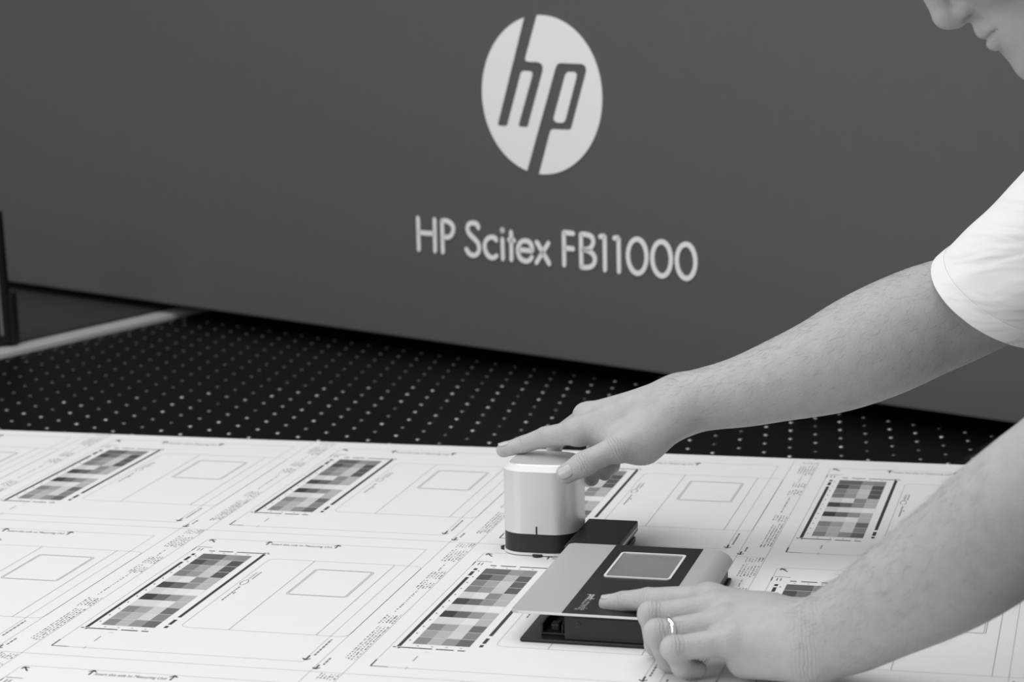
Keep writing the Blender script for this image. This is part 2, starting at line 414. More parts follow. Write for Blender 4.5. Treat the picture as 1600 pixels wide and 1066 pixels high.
def text_mesh(body, size):
    cu = bpy.data.curves.new('txt', 'FONT'); cu.body = body; cu.size = size; cu.resolution_u = 2
    o = bpy.data.objects.new('txt', cu); COL.objects.link(o)
    bpy.context.view_layer.update()
    me = bpy.data.meshes.new_from_object(o.evaluated_get(bpy.context.evaluated_depsgraph_get()))
    vs_ = [tuple(v.co) for v in me.vertices]; fs = [tuple(p.vertices) for p in me.polygons]
    bpy.data.objects.remove(o); bpy.data.curves.remove(cu); bpy.data.meshes.remove(me)
    return vs_, fs
INSERT_V, INSERT_F = text_mesh('Insert this side to Measuring Unit', 1.0)
iw = max(v[0] for v in INSERT_V)

def chart_print(v0=-9, v1=9):
    p = Print(v0, v1); BK = alb(62)
    cw = (0.2115 - 0.035) / 4; rh = (0.889 - 0.038) / 12
    for r in range(12):
        for c in range(4):
            t = 0.889 - r * rh
            p.rect(0.035 + c * cw, 0.035 + (c + 1) * cw, t - rh + 0.004, t, alb(PAT[r][c]))
    for a, b in ((0.012, 0.776), (0.796, 0.846), (0.862, 0.884)): p.rect(-0.003, 0.0085, a, b, BK)
    for a, b in ((0.160, 0.919), (0.082, 0.135), (0.046, 0.068)): p.rect(0.2385, 0.2500, a, b, BK)
    for a, b in ((0.040, 0.061), (0.0757, 0.1276), (0.141, 0.243)): p.rect(a, b, 0.923, 0.931, BK)
    for a, b in ((0.005, 0.108), (0.120, 0.174), (0.186, 0.209)): p.rect(a, b, -0.003, 0.005, BK)
    for cx, cy in ((0.0, -0.001), (0.2500, 0.930)):
        p.rect(cx - 0.013, cx - 0.003, cy, cy + 0.007, BK); p.rect(cx + 0.003, cx + 0.010, cy - 0.008, cy, BK); p.rect(cx - 0.003, cx + 0.003, cy + 0.008, cy + 0.013, BK)
    for r in range(12): p.rect(0.016, 0.021, 0.889 - r * rh - rh * 0.55, 0.889 - r * rh - rh * 0.42, alb(120))
    for c in range(4):
        for vv in (0.902, 0.020): p.rect(0.035 + (c + 0.45) * cw, 0.035 + (c + 0.6) * cw, vv, vv + 0.005, alb(140))
    return p.build('colour_chart')
def arrow(p, u, v, s, ang, g):
    c, sn = math.cos(ang), math.sin(ang)
    def T(x, y): return (u + c * x * s - sn * y * s, v + sn * x * s + c * y * s)
    for a, b in (((0, -1), (0, 1)), ((0, 1), (-0.55, 0.3)), ((0, 1), (0.55, 0.3))): p.line(T(*a), T(*b), 0.006, g)
def outline_print(seed, v0=-9, v1=9):
    p = Print(v0, v1); rnd = random.Random(seed)
    W = 0.0021; G1, G2, DK = alb(188), alb(155), alb(85)
    p.path([(-0.022, 1.068), (-0.005, 1.084), (0.7716, 1.084), (0.7716, -0.188), (-0.022, -0.188), (-0.022, 1.068)], W, G1)
    p.line((-0.078, -0.2705), (0.922, -0.2705), W, G1); p.line((0.823, -0.2705), (0.823, 1.197), W, G1); p.line((0.922, -0.2705), (0.922, 1.197), W, G1)
    p.path(rrect(0.283, 0.823, 0.066, 0.870, 0.03), W, G1, True)
    p.line((0.4435, 0.066), (0.4435, 0.870), W, G2); p.line((0.7245, 0.066), (0.7245, 0.870), W, G2)
    p.path(rrect(0.4813, 0.685, 0.470, 0.773, 0.012), W * 1.2, G2, True); p.path(rrect(0.4873, 0.679, 0.476, 0.767, 0.010), W, G2, True)
    for (a, b) in (((-0.018, 0.972), (0.035, 0.972)), ((-0.0215, 0.965), (-0.0215, 0.92)), ((-0.022, -0.187), (0.031, -0.187)), ((-0.022, -0.187), (-0.022, -0.125)), ((0.086, -0.072), (0.086, -0.122))):
        p.line(a, b, 0.0045 if a[0] < 0.05 and a[1] < 0.95 else 0.0035, DK if a[0] < 0.05 else G2)
    p.line((0.095, -0.03), (0.108, -0.03), 0.003, G1); p.line((0.086, -0.175), (0.086, -0.2), 0.003, G1)
    for k in range(2): p.rect(-0.006 + 0.012 * k, -0.002 + 0.012 * k, 0.925, 0.955, alb(130))
    arrow(p, 0.004, 1.055, 0.021, math.radians(35), DK)
    arrow(p, 0.207, 1.060, 0.021, 0, DK); arrow(p, 0.457, 1.060, 0.021, 0, DK)
    sc = 0.222 / iw
    for f in INSERT_F: p.quad([(0.222 + INSERT_V[i][0] * sc, 1.041 + INSERT_V[i][1] * sc * 1.9) for i in f], alb(105))
    arrow(p, 0.7736, -0.150, 0.022, math.pi, DK); arrow(p, 0.8302, -0.228, 0.020, math.pi, DK)
    for u, a, b in ((0.783, -0.125, 0.03), (0.838, -0.205, -0.15)):
        v = a
        while v < b:
            L = rnd.uniform(0.008, 0.022); p.rect(u, u + 0.006, v, v + L, alb(120)); v += L + 0.006
    blocks = [(1.130, 1.190, 6, 0.012), (0.940, 1.110, 6, 0.03), (0.835, 0.925, 1, 0), (0.735, 0.825, 5, 0.015), (0.600, 0.718, 5, 0.04), (0.35, 0.59, 1, 0), (0.215, 0.322, 5, 0.02), (-0.145, 0.200, 4, 0.03)]
    for b0, b1, rows, rag in blocks:
        for r in range(rows):
            u = 0.913 - 0.0105 * r if rows > 1 else 0.884
            v = b0 + rag * rnd.random(); end = b1 - rag * rnd.random()
            while v < end:
                L = rnd.uniform(0.004, 0.016)
                p.rect(u + rnd.uniform(-0.0006, 0.0006), u + rnd.uniform(0.0035, 0.0055), v, min(v + L, end), alb(rnd.choice((120, 140, 165)))); v += L + rnd.uniform(0.003, 0.016)
    # small round maker's mark, its word and underline, and a note line
    p.path([(0.302 + 0.011 * math.cos(t * 0.5), 0.575 + 0.03 * math.sin(t * 0.5)) for t in range(13)], 0.0026, alb(120), True)
    v = 0.60
    while v < 0.70:
        L = rnd.uniform(0.006, 0.014); p.line((0.297, v), (0.306, v + L * 0.6), 0.0022, alb(150)); v += L
    p.line((0.3135, 0.615), (0.3135, 0.705), 0.003, alb(110))
    v = 0.366
    while v < 0.51:
        L = rnd.uniform(0.008, 0.02); p.rect(0.3025, 0.3075, v, v + L, alb(125)); v += L + 0.006
    p.rect(0.312, 0.316, 0.44, 0.462, alb(140))
    return p.build('printed_outline')
far_meshes = (chart_print(), outline_print(3, -9, 1.163)); near_meshes = (chart_print(), outline_print(5))
cut = -2.39 + 2 * QR + 0.004
last_meshes = (chart_print(cut), outline_print(8, cut))
for row, (cm, om) in enumerate((far_meshes, near_meshes, last_meshes)):
    for col_ in range(-1, 4):
        for nm, me in (('colour_chart', cm), ('printed_outline', om)):
            if col_ == 3 and nm == 'printed_outline':
                me = me.copy(); bmx = bmesh.new(); bmx.from_mesh(me)
                bmesh.ops.delete(bmx, geom=[f for f in bmx.faces if max(v.co.x for v in f.verts) > 0.855 * S], context='FACES'); bmx.to_mesh(me); bmx.free()
            o = bpy.data.objects.new(nm, me); o.location = (col_ * S, -row * QR * S, 0); link(o, sheet)

# ------------------------------------------------------------------ measuring head (the silver cube)
head = empty('measuring_head', (0.5625, -0.071, 0)); HX, HY = 0.5625, -0.071
tag(head, 'silver rounded cube measuring head with black base held under the far hand', 'measuring device')
def rsq(w, dp, r, n=8):
    pts = []
    for cx, cy, a0 in ((w / 2 - r, dp / 2 - r, 0), (-w / 2 + r, dp / 2 - r, 90), (-w / 2 + r, -dp / 2 + r, 180), (w / 2 - r, -dp / 2 + r, 270)):
        for k in range(n + 1):
            a = math.radians(a0 + 90 * k / n); pts.append((cx + r * math.cos(a), cy + r * math.sin(a)))
    return pts
def loft(name, rings, material, parent, smooth=True):
    V, Fc = [], []; n = len(rings[0][0])
    for pts, z in rings: V += [(p[0], p[1], z) for p in pts]
    for q in range(len(rings) - 1):
        for k in range(n):
            a = q * n + k; b = q * n + (k + 1) % n; Fc.append((a, b, b + n, a + n))
    Fc.append(tuple(range(n))[::-1]); Fc.append(tuple((len(rings) - 1) * n + k for k in range(n)))
    o = mesh_obj(name, V, Fc, material, parent, smooth)
    if smooth:
        mod = o.modifiers.new('edge', 'EDGE_SPLIT'); mod.split_angle = math.radians(28)
    return o
W_, R_ = 0.0665, 0.021
body = loft('silver_body', [(rsq(W_, W_, R_), 0.0200), (rsq(W_, W_, R_), 0.0757), (rsq(W_ - 0.010, W_ - 0.010, R_ - 0.004), 0.0803), (rsq(W_ - 0.0115, W_ - 0.0115, R_ - 0.0045), 0.0812), (rsq(W_ - 0.014, W_ - 0.014, R_ - 0.005), 0.0815)], 'alu_body', head)
loft('bright_chamfer', [(rsq(W_ + 0.0002, W_ + 0.0002, R_), 0.0757), (rsq(W_ - 0.0098, W_ - 0.0098, R_ - 0.004), 0.0804)], 'alu_bright', body)
loft('black_base', [(rsq(W_ - 0.0006, W_ - 0.0006, R_), 0.0030), (rsq(W_ - 0.0006, W_ - 0.0006, R_), 0.0202)], 'black', head)
loft('foot_plate', [(rsq(W_ + 0.0010, W_ + 0.0010, R_), 0.0010), (rsq(W_ + 0.0010, W_ + 0.0010, R_), 0.0031)], 'alu_bright', head)
box('index_mark', 'black', -0.0003, 0.0011, -W_ / 2 - 0.0003, -W_ / 2 + 0.001, 0.0195, 0.0270, body)
for dx, dy in ((0.001, -W_ / 2), (-W_ / 2, -0.012), (W_ / 2 - 0.002, 0.0), (0, W_ / 2)):
    loft('foot', [(rsq(0.009, 0.009, 0.0044, 4), 0.0), (rsq(0.009, 0.009, 0.0044, 4), 0.0022)], 'black', head).location = (dx, dy, 0)
def hb(name, material, x0, x1, y0, y1, z0, z1, parent, bev=0.0008):
    return box(name, material, x0 - HX, x1 - HX, y0 - HY, y1 - HY, z0, z1, parent, bev)
dock = hb('dock_arm', 'black', 0.5952, 0.6405, -0.137, -0.040, 0.0105, 0.0200, head, 0.0012)
hb('dock_lower', 'black', 0.5960, 0.6385, -0.136, -0.042, 0.0008, 0.0060, dock)
hb('dock_core', 'black', 0.5955, 0.6340, -0.134, -0.044, 0.0055, 0.0110, dock, 0)
hb('silver_trim', 'alu', 0.6398, 0.6409, -0.136, -0.043, 0.0135, 0.0160, dock, 0.0002)
hb('connector', 'alu', 0.6335, 0.6360, -0.085, -0.066, 0.0066, 0.0098, dock, 0.0003)
hb('catch', 'black', 0.600, 0.607, -0.0405, -0.037, 0.0110, 0.0190, dock, 0.0004)

# ------------------------------------------------------------------ touch screen control unit
pad = empty('touchscreen_unit', (0.68, -0.25, 0)); PX, PY = 0.68, -0.25
tag(pad, 'flat silver and black control unit with a small grey touch screen under the near hand', 'control unit')
def pb(name, material, x0, x1, y0, y1, z0, z1, parent=pad, bev=0.0006):
    return box(name, material, x0 - PX, x1 - PX, y0 - PY, y1 - PY, z0, z1, parent, bev)
pb('base_plate', 'black', 0.6095, 0.7425, -0.3500, -0.150, 0.0003, 0.0032, bev=0.001)
cas = pb('casing', 'black', 0.6445, 0.734, -0.3475, -0.152, 0.0032, 0.0232)
pb('casing_side', 'black', 0.7335, 0.7400, -0.3470, -0.153, 0.0032, 0.0160, cas)
pb('front_cover', 'black', 0.6520, 0.730, -0.3482, -0.3470, 0.0060, 0.0210, cas, 0.0003)
def disc_y(name, material, x, y, z, r, parent, depth=0.0006, seg=16):
    V = [(x + r * math.cos(2 * math.pi * k / seg) - PX, y - PY, z + r * math.sin(2 * math.pi * k / seg)) for k in range(seg)]
    V += [(v[0], v[1] + depth, v[2]) for v in V]
    return mesh_obj(name, V, [tuple(range(seg))[::-1], tuple(range(seg, 2 * seg))] + [(k, (k + 1) % seg, seg + (k + 1) % seg, seg + k) for k in range(seg)], material, parent)
disc_y('screw', 'plate', 0.6555, -0.3488, 0.0160, 0.0021, cas); disc_y('screw_socket', 'black', 0.6555, -0.3490, 0.0160, 0.0010, cas)
clip = pb('guide_channel', 'black', 0.6235, 0.6440, -0.338, -0.170, 0.0032, 0.0050)
pb('channel_wall', 'black', 0.6235, 0.6252, -0.338, -0.170, 0.0045, 0.0120, clip, 0.0003)
pb('channel_wall', 'black', 0.6400, 0.6415, -0.338, -0.170, 0.0045, 0.0120, clip, 0.0003)
pb('channel_stop', 'black', 0.6300, 0.6370, -0.332, -0.322, 0.0045, 0.0105, clip, 0.0012)
# top plate with folded right edge
Y0, Y1, X0, ZT, TH = -0.3496, -0.1445, 0.6022, 0.0250, 0.0022
prof = []
for k in range(7):
    t = k / 6; prof.append((X0 + 0.006 * (1 - math.cos(t * math.pi / 2)), ZT, 0.006 * (1 - math.sin(t * math.pi / 2))))
for x in (0.62, 0.6425, 0.68, 0.7177, 0.728): prof.append((x, ZT, 0.0))
for k in range(1, 10):
    a = k / 9 * math.radians(66); prof.append((0.7285 + 0.0160 * math.sin(a), ZT - 0.0160 * (1 - math.cos(a)), 0.0))
V, Fc = [], []
m = len(prof)
for lay in range(2):
    for i, (x, z, ins) in enumerate(prof):
        nxp = prof[min(i + 1, m - 1)]; pvp = prof[max(i - 1, 0)]
        d = unit((nxp[0] - pvp[0] + 1e-9, nxp[1] - pvp[1])); off = TH * lay
        for y in (Y0 + ins, Y1 - ins): V.append((x + d[1] * off - PX, y - PY, z - d[0] * off))
n2 = 2 * m
for i in range(m - 1):
    a = 2 * i; Fc += [(a, a + 2, a + 3, a + 1), (n2 + a, n2 + a + 1, n2 + a + 3, n2 + a + 2), (a, n2 + a, n2 + a + 2, a + 2), (a + 1, a + 3, n2 + a + 3, n2 + a + 1)]
Fc += [(0, 1, n2 + 1, n2), (n2 - 2, 2 * n2 - 2, 2 * n2 - 1, n2 - 1)]
top = mesh_obj('top_plate', V, Fc, 'alu', pad)
top.modifiers.new('bevel', 'BEVEL').width = 0.0004; top.modifiers['bevel'].limit_method = 'ANGLE'
pb('front_edge_strip', 'alu_bright', 0.6085, 0.735, Y0 - 0.0002, Y0 + 0.0004, 0.0230, 0.0248, top, 0.0001)
band = pb('black_band', 'gloss', 0.6430, 0.7177, Y0 + 0.0001, Y1 - 0.0001, ZT - 0.001, ZT + 0.0003, top, 0.0)
def pad_ring(name, material, outer, inner, z0, z1, parent):
    n = len(outer); V = [(p[0] - PX, p[1] - PY, z1) for p in outer] + [(p[0] - PX, p[1] - PY, z1) for p in inner] + [(p[0] - PX, p[1] - PY, z0) for p in outer] + [(p[0] - PX, p[1] - PY, z0) for p in inner]
    Fc = []
    for k in range(n):
        j = (k + 1) % n; Fc += [(k, j, n + j, n + k), (2 * n + k, 2 * n + j, j, k), (n + k, n + j, 3 * n + j, 3 * n + k)]
    return mesh_obj(name, V, Fc, material, parent)
so, si = rrect(0.6528, 0.7080, -0.2455, -0.1690, 0.004), rrect(0.6548, 0.7060, -0.2433, -0.1712, 0.0025)
frame_ = pad_ring('screen_frame', 'alu_bright', so, si, ZT, ZT + 0.0012, top)
mesh_obj('screen', [(p[0] - PX, p[1] - PY, ZT + 0.0005) for p in si], [tuple(range(len(si)))], 'screen', frame_)
a_, b_ = on_z(902.5, 954, ZT), on_z(925.5, 930, ZT)
for word, f0, f1, bold in (('Spectro', 0.0, 0.71, 0.00028), ('pad', 0.725, 1.0, 0.0)):
    tv, tf = text_mesh(word, 1.0)
    x_0 = min(v[0] for v in tv); x_1 = max(v[0] for v in tv)
    L = (b_[1] - a_[1]) * (f1 - f0); sc = L / (x_1 - x_0)
    V, Fc = [], []
    for sh in ((0, 0), (bold, bold), (-bold, bold)) if bold else ((0, 0),):
        k = len(V)
        V += [(a_[0] + 0.0040 - v[1] * sc * 0.95 - PX + sh[0], a_[1] + (b_[1] - a_[1]) * f0 + (v[0] - x_0) * sc - PY + sh[1], ZT + 0.0004) for v in tv]
        Fc += [tuple(k + i for i in f) for f in tf]
    mesh_obj('brand_lettering', V, Fc, 'white_print', band)

# ------------------------------------------------------------------ organic surfaces: distance fields meshed with surface nets
class Cone:
    def __init__(s, a, b, ra, rb):
        s.a = np.asarray(a, float); s.b = np.asarray(b, float); s.ra, s.rb = ra, rb
        s.c = (s.a + s.b) / 2; s.R = np.linalg.norm(s.b - s.a) / 2 + max(ra, rb)
    def d(s, p):
        ba = s.b - s.a; l2 = ba @ ba; rr = s.ra - s.rb; a2 = l2 - rr * rr; il2 = 1.0 / l2
        pa = p - s.a; y = pa @ ba; z = y - l2
        x2 = ((pa * l2 - y[:, None] * ba) ** 2).sum(1); y2 = y * y * l2; z2 = z * z * l2
        k = np.sign(rr) * rr * rr * x2
        out = (np.sqrt(x2 * a2 * il2) + y * rr) * il2 - s.ra
        m1 = np.sign(z) * a2 * z2 > k; m2 = (~m1) & (np.sign(y) * a2 * y2 < k)
        out[m1] = np.sqrt(x2[m1] + z2[m1]) * il2 - s.rb
        out[m2] = np.sqrt(x2[m2] + y2[m2]) * il2 - s.ra
        return out
class Ell:
    def __init__(s, c, rad, axes=None):
        s.c = np.asarray(c, float); s.r = np.asarray(rad, float); s.A = np.eye(3) if axes is None else np.array([unit(a) for a in axes]); s.R = s.r.max()
    def d(s, p):
        q = (p - s.c) @ s.A.T
        k0 = np.linalg.norm(q / s.r, axis=1); k1 = np.linalg.norm(q / (s.r ** 2), axis=1)
        return np.where(k1 > 1e-9, k0 * (k0 - 1.0) / np.maximum(k1, 1e-9), -s.r.min())
class U:
    def __init__(s, k, *ch): s.k = k; s.ch = list(ch); s._b()
    def _b(s):
        lo = np.min([c.c - c.R for c in s.ch], axis=0); hi = np.max([c.c + c.R for c in s.ch], axis=0)
        s.c = (lo + hi) / 2; s.R = max(np.linalg.norm(c.c - s.c) + c.R for c in s.ch)
class Sub:
    def __init__(s, k, base, *cut): s.k = k; s.base = base; s.cut = cut; s.c = base.c; s.R = base.R
FAR = 0.036
def ev(node, p, bc, br):
    if np.linalg.norm(node.c - bc) - node.R - br > FAR: return None
    if isinstance(node, (Cone, Ell)): return node.d(p)
    if isinstance(node, U):
        acc = None; k = node.k
        for c in node.ch:
            v = ev(c, p, bc, br)
            if v is None: continue
            if acc is None: acc = v
            elif k <= 0: acc = np.minimum(acc, v)
            else:
                h = np.maximum(k - np.abs(acc - v), 0) / k; acc = np.minimum(acc, v) - h * h * k * 0.25
        return acc
    v = ev(node.base, p, bc, br)
    if v is None: return None
    for c in node.cut:
        w = ev(c, p, bc, br)
        if w is None: continue
        w = -w; k = node.k; h = np.maximum(k - np.abs(v - w), 0) / k; v = np.maximum(v, w) + h * h * k * 0.25
    return v
def leaves(n):
    if isinstance(n, (Cone, Ell)): return [n]
    if isinstance(n, U): return sum((leaves(c) for c in n.ch), [])
    return leaves(n.base)
def surface_nets(node, h, B=16):
    bs = h * B; br = bs * 0.87 + h
    blocks = set()
    for lf in leaves(node):
        if isinstance(lf, Cone): lo = np.minimum(lf.a - lf.ra, lf.b - lf.rb); hi = np.maximum(lf.a + lf.ra, lf.b + lf.rb)
        else: lo, hi = lf.c - lf.R, lf.c + lf.R
        lo = np.floor((lo - 0.012) / bs).astype(int); hi = np.floor((hi + 0.012) / bs).astype(int)
        for i in range(lo[0], hi[0] + 1):
            for j in range(lo[1], hi[1] + 1):
                for k in range(lo[2], hi[2] + 1): blocks.add((i, j, k))
    g = np.arange(B + 1); G3 = np.stack(np.meshgrid(g, g, g, indexing='ij'), -1).reshape(-1, 3)
    VID, VP, QD = [], [], []
    OFF = 1 << 20
    def cid(c): return ((c[:, 0] + OFF) << 42) | ((c[:, 1] + OFF) << 21) | (c[:, 2] + OFF)
    for b in blocks:
        o = np.array(b) * B; bc = (o + B / 2) * h
        c0 = ev(node, bc[None, :], bc, br)
        if c0 is None or abs(c0[0]) > br * 1.5 + 0.012: continue
        v = ev(node, (G3 + o) * h, bc, br)
        if v is None: continue
        v = v.reshape(B + 1, B + 1, B + 1); s = v < 0
        if s.all() or not s.any(): continue
        cs = [s[i:B + i, j:B + j, k:B + k] for i in (0, 1) for j in (0, 1) for k in (0, 1)]
        cnt = sum(c.astype(int) for c in cs); act = np.argwhere((cnt > 0) & (cnt < 8))
        if len(act):
            P = np.zeros((len(act), 3)); N = np.zeros(len(act))
            for ax in range(3):
                for u in (0, 1):
                    for w in (0, 1):
                        e0 = np.zeros(3, int); oth = [q for q in range(3) if q != ax]; e0[oth[0]] = u; e0[oth[1]] = w
                        e1 = e0.copy(); e1[ax] = 1
                        i0 = act + e0; i1 = act + e1
                        a = v[i0[:, 0], i0[:, 1], i0[:, 2]]; c = v[i1[:, 0], i1[:, 1], i1[:, 2]]
                        m_ = (a < 0) != (c < 0); t = np.where(m_, a / np.where(m_, a - c, 1), 0)
                        q = i0 + t[:, None] * (e1 - e0); P[m_] += q[m_]; N[m_] += 1
            P = (P / N[:, None] + o) * h
            for _ in range(2):                              # pull onto the surface
                ep = h * 0.4; f0 = ev(node, P, bc, br)
                gr = np.stack([ev(node, P + np.eye(3)[q] * ep, bc, br) - f0 for q in range(3)], 1) / ep
                gl = np.maximum((gr ** 2).sum(1), 0.2); P = P - np.clip(f0 / gl, -h * 0.5, h * 0.5)[:, None] * gr
            VID.append(cid(act + o)); VP.append(P)
        for ax in range(3):
            s0 = s[:B, :B, :B]; sl = [slice(0, B)] * 3; sl[ax] = slice(1, B + 1); s1 = s[tuple(sl)]
            ed = np.argwhere(s0 != s1)
            if not len(ed): continue
            flip = s0[ed[:, 0], ed[:, 1], ed[:, 2]]; c = ed + o
            a1, a2 = (ax + 1) % 3, (ax + 2) % 3
            d1 = np.zeros(3, int); d1[a1] = 1; d2 = np.zeros(3, int); d2[a2] = 1
            q = np.stack([cid(c - d1 - d2), cid(c - d2), cid(c), cid(c - d1)], 1)
            q[~flip] = q[~flip][:, ::-1]; QD.append(q)
    ids = np.concatenate(VID); P = np.concatenate(VP); Q_ = np.concatenate(QD)
    order = np.argsort(ids); ids = ids[order]; P = P[order]
    ix = np.searchsorted(ids, Q_); ix = np.minimum(ix, len(ids) - 1); ok = (ids[ix] == Q_).all(1)
    return P, ix[ok]
def net_obj(name, node, h, material, parent, disp=None):
    P, Q_ = surface_nets(node, h)
    if disp is not None: P = disp(P)
    me = bpy.data.meshes.new(name)
    me.vertices.add(len(P)); me.vertices.foreach_set('co', P.ravel())
    me.loops.add(Q_.size); me.loops.foreach_set('vertex_index', Q_.ravel().astype(np.int32))
    me.polygons.add(len(Q_)); me.polygons.foreach_set('loop_start', np.arange(0, Q_.size, 4, dtype=np.int32))
    me.update(calc_edges=True); me.polygons.foreach_set('use_smooth', np.ones(len(Q_), bool)); me.materials.append(MAT[material])
    o = bpy.data.objects.new(name, me); link(o, parent); return o, P, Q_

# ------------------------------------------------------------------ the person
MM = 0.001
def chain(pts, k=0.002):
    """pts: (xyz, radius)"""
    return U(k, *[Cone(pts[i][0], pts[i + 1][0], pts[i][1], pts[i + 1][1] - 1e-6) for i in range(len(pts) - 1)])
def J(px, py, d, r_mm): return (at(px, py, d), r_mm * MM)

# --- right (far) hand, pressing on the measuring head
r_index = [J(787, 703.5, 2.103, 6.6), J(818, 694.5, 2.100, 7.6), J(853, 683, 2.092, 9.2), J(905, 675, 2.072, 11.0)]
r_middle = [J(866, 712, 2.134, 6.5), J(866, 694, 2.136, 7.6), J(874, 681, 2.122, 9.0), J(919, 652, 2.090, 11.0)]
r_ring = [J(924, 748, 2.122, 7.0), J(930, 730, 2.136, 7.8), J(932, 698, 2.142, 8.8), J(948, 656, 2.108, 10.5)]
r_little = [J(945, 741, 2.128, 6.2), J(956, 728, 2.140, 7.0), J(962, 700, 2.146, 7.8), J(972, 664, 2.126, 9.5)]
r_thumb = [J(884, 741, 2.035, 8.6), J(909, 727, 2.032, 10.2), J(918, 722, 2.032, 10.2), J(960, 702, 2.036, 10.6), J(1012, 676, 2.050, 14.5)]
r_w1, r_w2 = J(1058, 628, 2.062, 20.5), J(1056, 645, 2.044, 20.0)
r_palm = U(0.010,
    Cone(r_w1[0], r_index[3][0], 0.019, 0.0125), Cone(r_w1[0], r_middle[3][0], 0.020, 0.0120),
    Cone(r_w1[0], r_ring[3][0], 0.018, 0.0115), Cone(at(1050, 640, 2.085), r_little[3][0], 0.016, 0.0105),
    Cone(at(1020, 672, 2.052), at(955, 682, 2.068), 0.016, 0.011),
    Cone(r_w2[0], at(1003, 690, 2.052), 0.021, 0.0190), Cone(at(1003, 690, 2.052), at(968, 703, 2.040), 0.0180, 0.0115),
    Cone(at(930, 668, 2.075), at(965, 690, 2.052), 0.010, 0.010))
def arm_cones(st):
    """stations (px, py, depth, half thickness mm): two cones side by side for an oval section"""
    out = []
    A_ = np.array(st, float); n_s = len(A_); fine = []
    for i in range(n_s - 1):
        p0, p1, p2, p3 = A_[max(i - 1, 0)], A_[i], A_[i + 1], A_[min(i + 2, n_s - 1)]
        for q in range(3):
            t = q / 3; fine.append(0.5 * ((2 * p1) + (p2 - p0) * t + (2 * p0 - 5 * p1 + 4 * p2 - p3) * t * t + (3 * p1 - p0 - 3 * p2 + p3) * t ** 3))
    st = fine + [A_[-1]]
    for i in range(len(st) - 1):
        a, b = st[i], st[i + 1]
        out.append(Cone(at(*a[:3]), at(*b[:3]), a[3] * MM, b[3] * MM - 1e-6))
    return out
r_arm = [(1055, 637, 2.056, 23.0), (1093, 625.5, 2.052, 23.0), (1160, 612.5, 2.046, 27.2), (1228, 591.5, 2.040, 32.6), (1292, 571, 2.036, 38.5), (1348, 546, 2.034, 43.2), (1401, 522, 2.036, 44.5), (1452, 499, 2.042, 43.5), (1500, 482, 2.042, 42.0), (1580, 440, 2.036, 42), (1700, 330, 2.025, 44), (1815, 215, 2.01, 50)]
r_hand = U(0.006, r_palm, U(0.0015, chain(r_index), chain(r_middle), chain(r_ring), chain(r_little), chain(r_thumb, 0.003)))

def tendon(mcp, wr, n, lift, r0=3.4, r1=3.0):
    return Cone(mcp + n * lift * MM, mcp + (wr - mcp) * 0.62 + n * (lift + 4.5) * MM, r0 * MM, r1 * MM)
RDOR = unit(K3 * 0.93 - CF * 0.25)
r_hand = U(0.005, r_hand, *[Cone(f[3][0] + RDOR * 0.0042, f[3][0] + RDOR * 0.0040 - CR * 0.004, f[3][1] * 0.80, f[3][1] * 0.74) for f in (r_index, r_middle, r_ring)],
           *[tendon(f[3][0], r_w1[0], RDOR, 8.6) for f in (r_index, r_middle)])

# --- left (near) hand, pointing on the screen unit
l_index = [J(949, 943.5, 1.822, 6.8), J(974, 940, 1.815, 7.8), J(1013, 937, 1.802, 9.0), J(1108, 937, 1.762, 11.0)]
l_middle = [J(1052, 1030, 1.772, 7.0), J(1024, 1008, 1.772, 8.2), J(1019, 962, 1.748, 9.6), J(1120, 952, 1.742, 11.5)]
l_ring = [J(1072, 1044, 1.738, 7.0), J(1044, 1032, 1.738, 8.4), J(1029, 990, 1.722, 9.6), J(1132, 975, 1.722, 11.5)]
l_little = [J(1090, 1046, 1.722, 6.6), J(1066, 1042, 1.714, 7.8), J(1054, 1014, 1.704, 8.8), J(1146, 1002, 1.704, 11.0)]
l_thumb = [J(1085, 990, 1.800, 8.0), J(1115, 985, 1.800, 9.5), J(1160, 982, 1.788, 10.5), J(1215, 985, 1.760, 14.0)]
l_w = at(1278, 1003, 1.700)
l_palm = U(0.010,
    Cone(at(1268, 985, 1.715), l_index[3][0], 0.020, 0.0120), Cone(at(1268, 990, 1.705), l_middle[3][0], 0.022, 0.0125),
    Cone(at(1272, 1005, 1.695), l_ring[3][0], 0.022, 0.0125), Cone(at(1272, 1020, 1.690), l_little[3][0], 0.020, 0.0120),
    Cone(at(1255, 1030, 1.690), at(1165, 1030, 1.712), 0.0165, 0.0145), Cone(at(1255, 995, 1.725), at(1175, 985, 1.765), 0.020, 0.013),
    Cone(at(1200, 975, 1.735), at(1150, 985, 1.735), 0.020, 0.014))
l_arm = [(1275, 1004, 1.700, 25.0), (1312, 986, 1.690, 27.5), (1350, 967.5, 1.676, 31.0), (1426, 923.5, 1.640, 37.0), (1500, 877, 1.604, 41.3), (1570, 822, 1.568, 43.8), (1640, 769, 1.540, 44.0), (1705, 714, 1.520, 43.0), (1770, 610, 1.540, 46), (1850, 470, 1.575, 50), (1925, 350, 1.61, 60)]
l_hand = U(0.006, l_palm, U(0.0015, chain(l_index), chain(l_middle), chain(l_ring), chain(l_little), chain(l_thumb)))

LDOR = unit(K3 * 0.8 - CF * 0.55)
l_hand = U(0.005, l_hand, *[Cone(f[3][0] + LDOR * 0.0034, f[3][0] + LDOR * 0.0030 + CR * 0.004, f[3][1] * 0.80, f[3][1] * 0.72) for f in (l_index, l_middle, l_ring, l_little)],
           *[Cone(f[2][0] + (f[2][0] - f[1][0]) * 0.06 - CR * 0.0012, f[2][0] - CR * 0.001, f[2][1] * 0.93, f[2][1] * 0.9) for f in (l_middle, l_ring, l_little)],
           *[tendon(f[3][0], l_w, LDOR, 8.0) for f in (l_index, l_middle, l_ring)])

